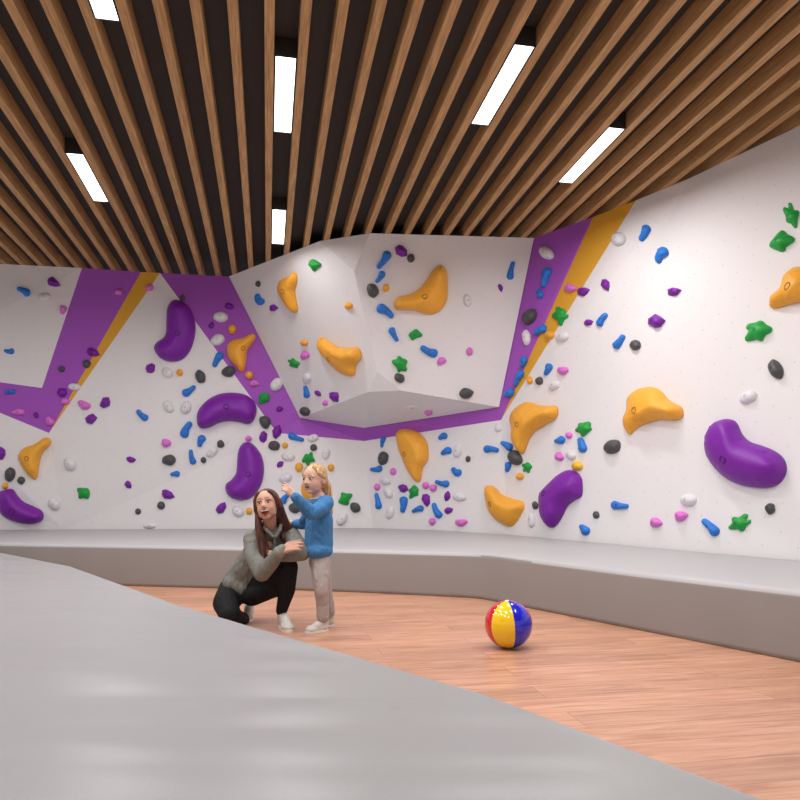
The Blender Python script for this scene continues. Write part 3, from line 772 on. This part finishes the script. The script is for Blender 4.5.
def hairm(name, c1, c2):
    m = new_mat(name, c1, 0.5, 0.4); nt, b, N, L = nodes(m)
    tc = N('ShaderNodeTexCoord'); mp = N('ShaderNodeMapping'); mp.inputs['Scale'].default_value = (90, 90, 6); L(tc.outputs['Object'], mp.inputs['Vector'])
    n = N('ShaderNodeTexNoise'); n.inputs['Scale'].default_value = 1.0; n.inputs['Detail'].default_value = 3; L(mp.outputs['Vector'], n.inputs['Vector'])
    r = N('ShaderNodeValToRGB'); r.color_ramp.elements[0].color = c1; r.color_ramp.elements[1].color = c2
    r.color_ramp.elements[0].position = .35; r.color_ramp.elements[1].position = .65
    L(n.outputs['Fac'], r.inputs['Fac']); L(r.outputs['Color'], b.inputs['Base Color'])
    bp = N('ShaderNodeBump'); bp.inputs['Strength'].default_value = 0.5; bp.inputs['Distance'].default_value = 0.004
    L(n.outputs['Fac'], bp.inputs['Height']); L(bp.outputs['Normal'], b.inputs['Normal']); return m
def skinm(name, c):
    m = new_mat(name, c, 0.5, 0.4); b = m.node_tree.nodes['Principled BSDF']
    b.inputs['Subsurface Weight'].default_value = 0.12; b.inputs['Subsurface Radius'].default_value = (0.012, 0.005, 0.003); b.inputs['Subsurface Scale'].default_value = 0.5
    return m
PM = dict(
    skinw=skinm('skin_woman', rgb(208, 158, 134)), sking=skinm('skin_girl', rgb(216, 172, 150)),
    lip=new_mat('lips', rgb(176, 78, 74), 0.4), mouth=new_mat('mouth_inside', rgb(70, 16, 18), 0.6), teeth=new_mat('teeth', rgb(240, 236, 230), 0.25),
    eyew=new_mat('eye_white', rgb(225, 222, 220), 0.25), iris=new_mat('iris', rgb(48, 42, 42), 0.2),
    brow=new_mat('brow', rgb(112, 72, 54), 0.8), browg=new_mat('brow_girl', rgb(158, 118, 88), 0.8),
    hairw=hairm('hair_auburn', rgb(50, 24, 18), rgb(104, 56, 42)), hairg=hairm('hair_blonde', rgb(150, 112, 72), rgb(214, 176, 126)),
    shirtw=fabric('shirt_grey', rgb(122, 122, 115)), shirtin=fabric('shirt_collar', rgb(140, 139, 131)), trw=fabric('leggings_black', rgb(26, 26, 29), 0.8, 0.25),
    swg=fabric('sweater_blue', rgb(70, 126, 180)), trg=fabric('trousers_light_grey', rgb(176, 167, 163), 0.85, 0.6),
    shoe=fabric('shoe_offwhite', rgb(214, 211, 203), 0.6, 0.15), sole=new_mat('sole', rgb(236, 233, 226), 0.6), button=new_mat('button', rgb(70, 66, 62), 0.4),
    top=fabric('black_top', rgb(22, 22, 26), 0.8, 0.2))

def head(root, bm, C0, f, u, s, child, skin, eyes_open, hair_m, brow_m):
    """skull, face and ears go into bm (part of the body skin); eyes, brows and mouth are children"""
    f = f.normalized(); r = f.cross(u).normalized(); u = r.cross(f).normalized()      # r = the viewer's... right of the figure's own left
    R3 = Matrix((r, f, u)).transposed()
    def at(x, y, z): return C0 + r*(x*s) + f*(y*s) + u*(z*s)
    w = 1.06 if child else 1.0
    ell(bm, at(0, -0.008, 0.022), (0.072*s*w, 0.090*s, 0.086*s), R3)                  # cranium
    ell(bm, at(0, 0.018, -0.025), (0.063*s*w, 0.070*s, 0.076*s*(0.94 if child else 1)), R3)   # face
    ell(bm, at(0, 0.050, -0.086*(0.93 if child else 1)), (0.026*s*w, 0.026*s, 0.020*s), R3)   # chin
    for q in (-1, 1):
        ell(bm, at(q*0.028, 0.050, -0.032), (0.025*s*w, 0.026*s, 0.022*s), R3)        # cheeks
        ell(bm, at(q*0.030, 0.022, -0.062), (0.027*s, 0.038*s, 0.024*s), R3)          # jaw
        ell(bm, at(q*0.074*w, -0.010, -0.008), (0.008*s, 0.019*s, 0.030*s), R3)       # ear
        ell(bm, at(q*0.028, 0.070, 0.022), (0.024*s, 0.012*s, 0.008*s), R3)           # brow ridge
    cap(bm, at(0, 0.078, 0.010), 0.008*s, at(0, 0.098, -0.022), 0.011*s)               # nose
    for q in (-1, 1): ell(bm, at(q*0.010, 0.090, -0.026), (0.008*s, 0.008*s, 0.007*s), R3)
    for q in (-1, 1):
        e = bmesh.new(); ell(e, at(q*0.028, 0.0745, 0.004), (0.014*s, 0.008*s, (0.0075 if eyes_open else 0.0042)*s), R3, 2); obj('eye', e, PM['eyew'], root, True)
        e = bmesh.new(); ell(e, at(q*0.028, 0.0795, 0.004), (0.0075*s, 0.0045*s, (0.0068 if eyes_open else 0.0042)*s), R3, 2); obj('iris', e, PM['iris'], root, True)
        e = bmesh.new(); chain(e, [(at(q*0.014, 0.083, 0.014), 0.0018*s), (at(q*0.029, 0.083, 0.0165), 0.0022*s), (at(q*0.043, 0.073, 0.010), 0.0014*s)]); obj('eyelash', e, PM['iris' if not child else 'browg'], root, True)
        e = bmesh.new(); chain(e, [(at(q*0.013, 0.0855, 0.030), 0.0024*s), (at(q*0.028, 0.084, 0.0335), 0.0026*s), (at(q*0.045, 0.072, 0.025), 0.0015*s)]); obj('eyebrow', e, brow_m, root, True)
    if not child:
        def smile(w_, top, dep, yy, r_):
            e = bmesh.new()
            chain(e, [(at(-w_, yy-0.016, top)*1.0, r_*s*0.6), (at(-w_*0.6, yy-0.005, top-dep*0.55), r_*s), (at(0, yy, top-dep), r_*s*1.1), (at(w_*0.6, yy-0.005, top-dep*0.55), r_*s), (at(w_, yy-0.016, top), r_*s*0.6)])
            chain(e, [(at(-w_, yy-0.016, top), r_*s*0.6), (at(0, yy+0.001, top-0.004), r_*s*0.8), (at(w_, yy-0.016, top), r_*s*0.6)])
            return e
        obj('lips', smile(0.034, -0.041, 0.037, 0.0840, 0.0058), PM['lip'], root, True)
        e = smile(0.030, -0.0435, 0.031, 0.0858, 0.0050); ell(e, at(0, 0.0820, -0.059), (0.023*s, 0.0105*s, 0.014*s), R3); obj('mouth', e, PM['mouth'], root, True)
        e = bmesh.new(); chain(e, [(at(-0.020, 0.0800, -0.0500), 0.0036*s), (at(-0.009, 0.0868, -0.0535), 0.0045*s), (at(0.009, 0.0868, -0.0535), 0.0045*s), (at(0.020, 0.0800, -0.0500), 0.0036*s)]); obj('teeth', e, PM['teeth'], root, True)
    else:
        for nm_, mt, r_, yy in (('lips', PM['lip'], 0.0050, 0.0820), ('mouth', PM['mouth'], 0.0034, 0.0858)):
            e = bmesh.new(); chain(e, [(at(-0.023, yy-0.014, -0.044), r_*0.6*s), (at(-0.012, yy-0.002, -0.0500), r_*s), (at(0, yy, -0.0525), r_*1.15*s), (at(0.012, yy-0.002, -0.0500), r_*s), (at(0.023, yy-0.014, -0.044), r_*0.6*s)]); obj(nm_, e, mt, root, True)
    return at, R3
def hand(bm, wrist, palm_dir, back_dir, side, s, curls, spread=0.16):
    """palm, four unequal fingers and a thumb. side=+1: thumb towards +x of the hand frame"""
    d = palm_dir.normalized(); b = (back_dir - d*back_dir.dot(d)).normalized(); x = d.cross(b).normalized()*side
    def at(a, c, e): return wrist + x*(a*s) + d*(c*s) + b*(e*s)
    for a in (-0.026, -0.010, 0.008, 0.024): cap(bm, at(a*0.6, 0.0, 0), 0.015*s, at(a, 0.075, 0), 0.012*s)
    for (a, L1, sp_), cu in zip(((0.028, 0.066, 1), (0.010, 0.074, .3), (-0.009, 0.069, -.4), (-0.027, 0.054, -1.1)), curls):
        base = at(a, 0.078, 0.0); ang = 0; p = base; dirv = (d + x*(spread*sp_)).normalized(); rr = 0.0098*s
        for k, fr_ in enumerate((0.45, 0.31, 0.24)):
            ang += cu*(0.9 if k else 0.7)
            v = dirv*math.cos(ang) - b*math.sin(ang)
            q = p + v*(L1*fr_*s); cap(bm, p, rr, q, rr*0.90, 10); p = q; rr *= 0.90
    t0 = at(0.020, 0.018, -0.004); t1 = at(0.046, 0.048, -0.014); t2 = at(0.050, 0.080, -0.026)
    cap(bm, t0, 0.014*s, t1, 0.0115*s, 10); cap(bm, t1, 0.0115*s, t2, 0.0095*s, 10)

def shoe(root, heel, toe, s, label=None):
    """heel, toe: ground points"""
    h0 = Vector(heel); t0 = Vector(toe); d = (t0-h0); Ln = d.length; d.normalize(); x = Vector((0, 0, 1)).cross(d)
    R3 = Matrix((x, d, Vector((0, 0, 1)))).transposed()
    e = bmesh.new()
    cap(e, h0+d*0.035*s+Vector((0, 0, 0.045*s)), 0.034*s, h0+d*(Ln-0.045*s)+Vector((0, 0, 0.034*s)), 0.030*s)
    cap(e, h0+d*0.035*s+Vector((0, 0, 0.085*s)), 0.036*s, h0+d*(Ln*0.55)+Vector((0, 0, 0.050*s)), 0.034*s)
    ell(e, h0+d*(Ln*0.72)+Vector((0, 0, 0.030*s)), (0.043*s, Ln*0.26, 0.028*s), R3)
    o = fuse('shoe', e, PM['shoe'], root, 0.006, 3)
    e = bmesh.new(); prof = []
    for k in range(24):
        a = k*2*math.pi/24; c, sn = math.cos(a), math.sin(a); wd = 0.040*s*(1.0+0.14*c)
        prof.append(h0+d*(Ln*0.5+c*Ln*0.5)+x*(sn*wd))
    lo = [e.verts.new(p+Vector((0, 0, 0.001))) for p in prof]; hi = [e.verts.new(p+Vector((0, 0, 0.020*s))) for p in prof]
    for i in range(24): e.faces.new((lo[i], lo[(i+1) % 24], hi[(i+1) % 24], hi[i]))
    e.faces.new(lo[::-1]); e.faces.new(hi); bmesh.ops.recalc_face_normals(e, faces=e.faces)
    obj('sole', e, PM['sole'], o)
    e = bmesh.new()
    for k in range(4):
        c = h0+d*(Ln*(0.46+0.075*k)); z = (0.092-0.011*k)*s
        cap(e, c-x*0.022*s+Vector((0, 0, z-0.008*s)), 0.0035*s, c+x*0.022*s+Vector((0, 0, z-0.008*s)), 0.0035*s, 8)
    obj('laces', e, PM['sole'], o, True)
    return o

# ===== the woman: crouching, right knee down, left knee up, arms folded over the raised knee
def W(px, py, Y): return P(px, py, Y)
root = link('person', None); 
def rel(root):                                      # children are modelled in world space; keep them there under the root
    inv = Matrix.Translation(root.location).inverted()
    for c in root.children: c.matrix_parent_inverse = inv
tag(root, 'laughing woman with long auburn hair, grey shirt and black leggings, crouching on the floor', 'person')
root.location = P(268, 600, 4.62); root.location.z = 0
hipc = W(240, 585, 4.86); waist = W(249, 566, 4.80); chest = W(266, 545, 4.70); neckb = W(270, 530, 4.66)
Hc = W(267.3, 505.5, 4.58); fwd = Vector((-0.10, -0.97, 0.20)); upv = Vector((-0.17, 0.17, 0.97))
shR = W(252, 539, 4.70); shL = W(290, 534, 4.72)
elR = W(262, 573, 4.42); wrR = W(281, 550.5, 4.33)          # her right arm, nearer, hand on the other sleeve
elL = W(302, 553, 4.42); wrL = W(282, 556, 4.42)            # her left arm folded across behind
b = bmesh.new()
at, R3 = head(root, b, Hc, fwd, upv, 1.0, False, None, False, None, PM['brow'])
chain(b, [(at(0, -0.018, -0.07), 0.046), (neckb+Vector((0, -0.01, 0.0)), 0.048)])
chain(b, [(neckb, 0.06), (chest, 0.10), (waist, 0.095), (hipc, 0.11)])
for sh, el, wr in ((shR, elR, wrR), (shL, elL, wrL)):
    cap(b, neckb-Vector((0, 0, .02)), 0.045, sh, 0.045); chain(b, [(sh, 0.042), (el, 0.034), (wr, 0.022)])
hand(b, wrR+Vector((0.005, -0.005, 0.004)), (W(303, 543, 4.31)-wrR), Vector((-0.1, -0.8, 0.55)), -1, 0.92, (0.22, 0.2, 0.22, 0.3), 0.12)
hand(b, wrL, (W(262, 555, 4.46)-wrL), Vector((-0.2, -0.9, 0.2)), 1, 0.80, (0.35, .35, .35, .4))
knR = W(230, 616, 4.52); anR = W(247, 620, 4.86); knL = W(288, 567, 4.50); anL = W(281.5, 612, 4.58)
hR = W(234, 590, 4.84); hL = W(250, 590, 4.84)
chain(b, [(hR, 0.085), (W(226, 603, 4.66), 0.068), (knR, 0.050), (W(238, 619, 4.70), 0.042), (anR, 0.034)]); chain(b, [(hL, 0.080), (W(270, 580, 4.66), 0.070), (knL, 0.052), (W(287, 590, 4.545), 0.042), (anL, 0.032)])
fuse('body', b, PM['skinw'], root, 0.004, 4)
# leggings
b = bmesh.new()
chain(b, [(hR, 0.105), (W(226, 603, 4.66), 0.088), (knR+Vector((0, 0, .005)), 0.068), (W(238, 619, 4.70), 0.057), (anR, 0.042)])
chain(b, [(hL, 0.105), (W(270, 580, 4.66), 0.088), (knL, 0.066), (W(287, 590, 4.545), 0.055), (anL+Vector((0, 0, 0.01)), 0.038)])
chain(b, [(hR, 0.10), (hipc, 0.11), (hL, 0.10)])
cap(b, W(252, 596, 4.7), 0.07, W(275, 588, 4.6), 0.06)
fuse('leggings', b, PM['trw'], root, 0.008, 4)
# shirt
b = bmesh.new()
chain(b, [(W(262, 536, 4.69), 0.072), (W(262, 548, 4.70), 0.108), (W(256, 560, 4.74), 0.112), (W(245, 574, 4.79), 0.112), (W(238, 583, 4.80), 0.108)])
chain(b, [(W(280, 537, 4.70), 0.072), (W(277, 550, 4.70), 0.095), (W(262, 567, 4.74), 0.09), (W(248, 582, 4.76), 0.075)])
ell(b, W(271, 535, 4.635), (0.070, 0.05, 0.048))
cap(b, shR+Vector((.02, 0, 0)), 0.060, shL+Vector((-.02, 0, 0)), 0.058)
for sg, px0 in ((0, 0),):
    chain(b, [(W(233, 584, 4.74), 0.070), (W(244, 590, 4.72), 0.050)])
chain(b, [(shR, 0.060), (W(253.5, 556, 4.56), 0.058), (elR, 0.056), (W(272, 562, 4.375), 0.048), (wrR-Vector((0.012, 0, .010)), 0.037)])
chain(b, [(shL, 0.062), (W(297, 544, 4.57), 0.058), (elL, 0.052), (W(291, 555, 4.42), 0.046), (W(282, 556, 4.42), 0.038)])
fuse('shirt', b, PM['shirtw'], root, 0.007, 5)
# collar, placket, cuff
e = bmesh.new()
cA = W(272, 527, 4.60)
chain(e, [(W(262.5, 526.5, 4.60), 0.011), (W(267, 530.5, 4.565), 0.014), (W(273, 536.5, 4.565), 0.010)])
chain(e, [(W(281, 525, 4.62), 0.011), (W(279.5, 530.5, 4.575), 0.014), (W(276, 536.5, 4.565), 0.010)])
chain(e, [(W(262.5, 526.5, 4.60), 0.011), (W(266, 524.5, 4.68), 0.015), (W(279, 524, 4.70), 0.015), (W(281, 525, 4.62), 0.011)])
fuse('collar', e, PM['shirtin'], root, 0.004, 2)
e = bmesh.new(); chain(e, [(W(274.8, 537, 4.575), 0.009), (W(275, 548, 4.59), 0.009)]); obj('placket', e, PM['shirtin'], root, True)
for k in range(2):
    e = bmesh.new(); ell(e, W(275.0, 540.0+4.5*k, 4.566), (0.005, 0.003, 0.005)); obj('button', e, PM['button'], root, True)
e = bmesh.new(); cap(e, wrR-Vector((0.012, 0, 0.010)), 0.0395, wrR+Vector((0.008, 0.0, 0.006)), 0.034); obj('cuff', e, PM['shirtin'], root, True)
# hair
b = bmesh.new()
ell(b, at(0, -0.022, 0.034), (0.0805, 0.088, 0.086), R3)
ell(b, at(0, -0.045, -0.020), (0.074, 0.070, 0.085), R3)
for q in (-1, 1):
    chain(b, [(at(q*0.040, 0.040, 0.078), 0.018), (at(q*0.066, 0.030, 0.040), 0.016), (at(q*0.075, 0.000, -0.02), 0.020)])
L_ = -1 if at(1, 0, 0).x > at(-1, 0, 0).x else 1      # the side seen at the left
# long front lock at the viewer's left
chain(b, [(at(L_*0.072, 0.000, 0.02), 0.015), (W(257.6, 516, 4.57), 0.018), (W(258.5, 527, 4.55), 0.025), (W(260.5, 540, 4.535), 0.026), (W(262.5, 552, 4.52), 0.022), (W(263, 560, 4.50), 0.014)])
chain(b, [(W(258, 518, 4.61), 0.020), (W(262, 536, 4.575), 0.026), (W(267, 551, 4.55), 0.020), (W(270, 557, 4.52), 0.011)])
# the rest falls behind the other shoulder
chain(b, [(at(-L_*0.062, -0.035, 0.02), 0.030), (W(281, 514, 4.63), 0.034), (W(284, 524, 4.66), 0.040), (W(287.5, 529, 4.67), 0.036)])
chain(b, [(W(279, 520, 4.68), 0.036), (W(281, 532, 4.66), 0.032), (W(284, 539, 4.62), 0.020)])
fuse('hair', b, PM['hairw'], root, 0.005, 3)
shoe(root, P(281, 0, 4.64).xy.to_3d(), P(290, 0, 4.40).xy.to_3d(), 1.0)
shoe(root, P(250, 0, 4.98).xy.to_3d(), P(246, 0, 4.76).xy.to_3d(), 0.95)
rel(root)

# ===== the little girl: standing side-on, looking left, arm reaching up
root = link('person', None)
tag(root, 'little blonde girl in a blue sweater and light grey trousers, standing with one arm raised', 'person')
root.location = P(322, 600, 4.48); root.location.z = 0
s = 0.90
Hc = W(314.0, 479.8, 4.46); fwd = Vector((-0.50, -0.86, -0.02)); upv = Vector((-0.04, 0, 1))
neck = W(318.5, 497, 4.48); shN = W(326, 503, 4.42); shF = W(314, 504, 4.54)
hip = W(320, 558, 4.48)
elN = W(311.5, 513, 4.30); wrN = W(293, 495.5, 4.22)
elF = W(303, 524, 4.66); wrF = W(291, 523, 4.74)
b = bmesh.new()
at, R3 = head(root, b, Hc, fwd, upv, s, True, None, True, None, PM['browg'])
chain(b, [(at(0, -0.02, -0.06), 0.033), (neck, 0.036)])
chain(b, [(neck, 0.045), (W(320, 515, 4.48), 0.075), (W(319, 540, 4.48), 0.075), (hip, 0.066)])
for sh, el, wr in ((shN, elN, wrN), (shF, elF, wrF)):
    cap(b, neck-Vector((0, 0, .02)), 0.035, sh, 0.034); chain(b, [(sh, 0.032), (el, 0.026), (wr, 0.018)])
hand(b, wrN, (W(285.5, 487, 4.20)-wrN), Vector((0.35, -0.8, 0.5)), 1, 0.68, (0.25, 0.55, 0.75, 0.85), 0.15)
hand(b, wrF, (W(283, 522, 4.76)-wrF), Vector((0, -0.3, 0.9)), 1, 0.62, (0.3, .3, .35, .4))
hpN = W(321, 561, 4.455); knN = W(321.5, 590, 4.40); anN = W(323, 617, 4.44)
hpF = W(318.5, 561, 4.52); knF = W(325, 590, 4.56); anF = W(329.5, 612, 4.60)
chain(b, [(hpN, .055), (knN, .035), (anN, .026)]); chain(b, [(hpF, .055), (knF, .035), (anF, .026)])
fuse('body', b, PM['sking'], root, 0.004, 4)
b = bmesh.new()
chain(b, [(hpN, .064), (W(320.5, 575, 4.42), .058), (knN, .047), (W(322.5, 604, 4.43), .041), (anN, .041)])
chain(b, [(hpF, .064), (W(322.5, 575, 4.55), .058), (knF, .046), (W(328, 603, 4.58), .040), (anF, .038)])
cap(b, hpN, .064, hpF, .064)
fuse('trousers', b, PM['trg'], root, 0.007, 4)
b = bmesh.new()
chain(b, [(W(320, 506, 4.48), 0.066), (W(319.5, 520, 4.48), 0.088), (W(318.8, 535, 4.48), 0.091), (W(318.8, 545, 4.48), 0.093)])
ell(b, W(318.8, 550.5, 4.47), (0.091, 0.108, 0.060))
cap(b, shN, .050, shF, .048)
chain(b, [(shN, .052), (W(319, 510, 4.34), .050), (elN, .046), (W(302, 504, 4.26), .040), (wrN+Vector((.014, 0, -.010)), .031)])
chain(b, [(shF, .050), (W(308, 517, 4.60), .044), (elF, .038), (W(296, 524, 4.70), .032)])
fuse('sweater', b, PM['swg'], root, 0.006, 4)
e = bmesh.new()
ring = []
nv = Vector((-0.12, -0.1, 1)).normalized(); nx, ny, _ = basis(nv)
cc = neck + Vector((-0.002, -0.004, -0.004))
for k in range(17): a = k*2*math.pi/16; ring.append((cc+nx*(0.047*math.cos(a))+ny*(0.050*math.sin(a)), 0.0055))
chain(e, ring); obj('collar', e, new_mat('collar_pale', rgb(200, 210, 222), 0.8), root, True)
# hair: swept back, ponytail down the back
b = bmesh.new()
ell(b, at(0, -0.024, 0.036), (0.0835*s, 0.084*s, 0.082*s), R3)
ell(b, at(0, -0.052, -0.004), (0.074*s, 0.060*s, 0.070*s), R3)
for q in (-1, 1): chain(b, [(at(q*0.030, 0.036, 0.086), 0.014*s), (at(q*0.066, 0.030, 0.045), 0.015*s), (at(q*0.078, -0.012, 0.012), 0.018*s)])
chain(b, [(at(0, -0.070, 0.02), 0.042), (W(326, 487, 4.52), 0.036), (W(328, 496, 4.53), 0.029), (W(330, 506, 4.53), 0.021), (W(331.5, 514, 4.53), 0.009)])
fuse('hair', b, PM['hairg'], root, 0.005, 3)
e = bmesh.new(); p0 = at(0, -0.112, 0.028); ell(e, p0, (0.022, 0.022, 0.010)); obj('hair_tie', e, new_mat('hair_tie', rgb(200, 160, 130), 0.6), root, True)
shoe(root, P(328.5, 0, 4.47).xy.to_3d(), P(305, 0, 4.38).xy.to_3d(), 0.80)
shoe(root, P(334.5, 0, 4.64).xy.to_3d(), P(316, 0, 4.60).xy.to_3d(), 0.76)
rel(root)

# ---------------------------------------------------------------- world, camera
w = bpy.data.worlds.new('World'); bpy.context.scene.world = w; w.use_nodes = True
bg = w.node_tree.nodes['Background']; bg.inputs['Color'].default_value = (1.0, 0.985, 0.985, 1); bg.inputs['Strength'].default_value = 0.6
cam = bpy.data.cameras.new('camera'); co = bpy.data.objects.new('camera', cam); C.objects.link(co)
cam.sensor_width = 36; cam.lens = 36*F/800; cam.shift_y = (HY-400)/800
co.location = CAM; co.rotation_euler = (math.pi/2, 0, 0); cam.clip_start = 0.05
sc_ = bpy.context.scene; sc_.camera = co
vs = sc_.view_settings; vs.view_transform = 'Standard'; vs.look = 'None'; vs.gamma = 1; vs.use_curve_mapping = False; vs.exposure = 0.0
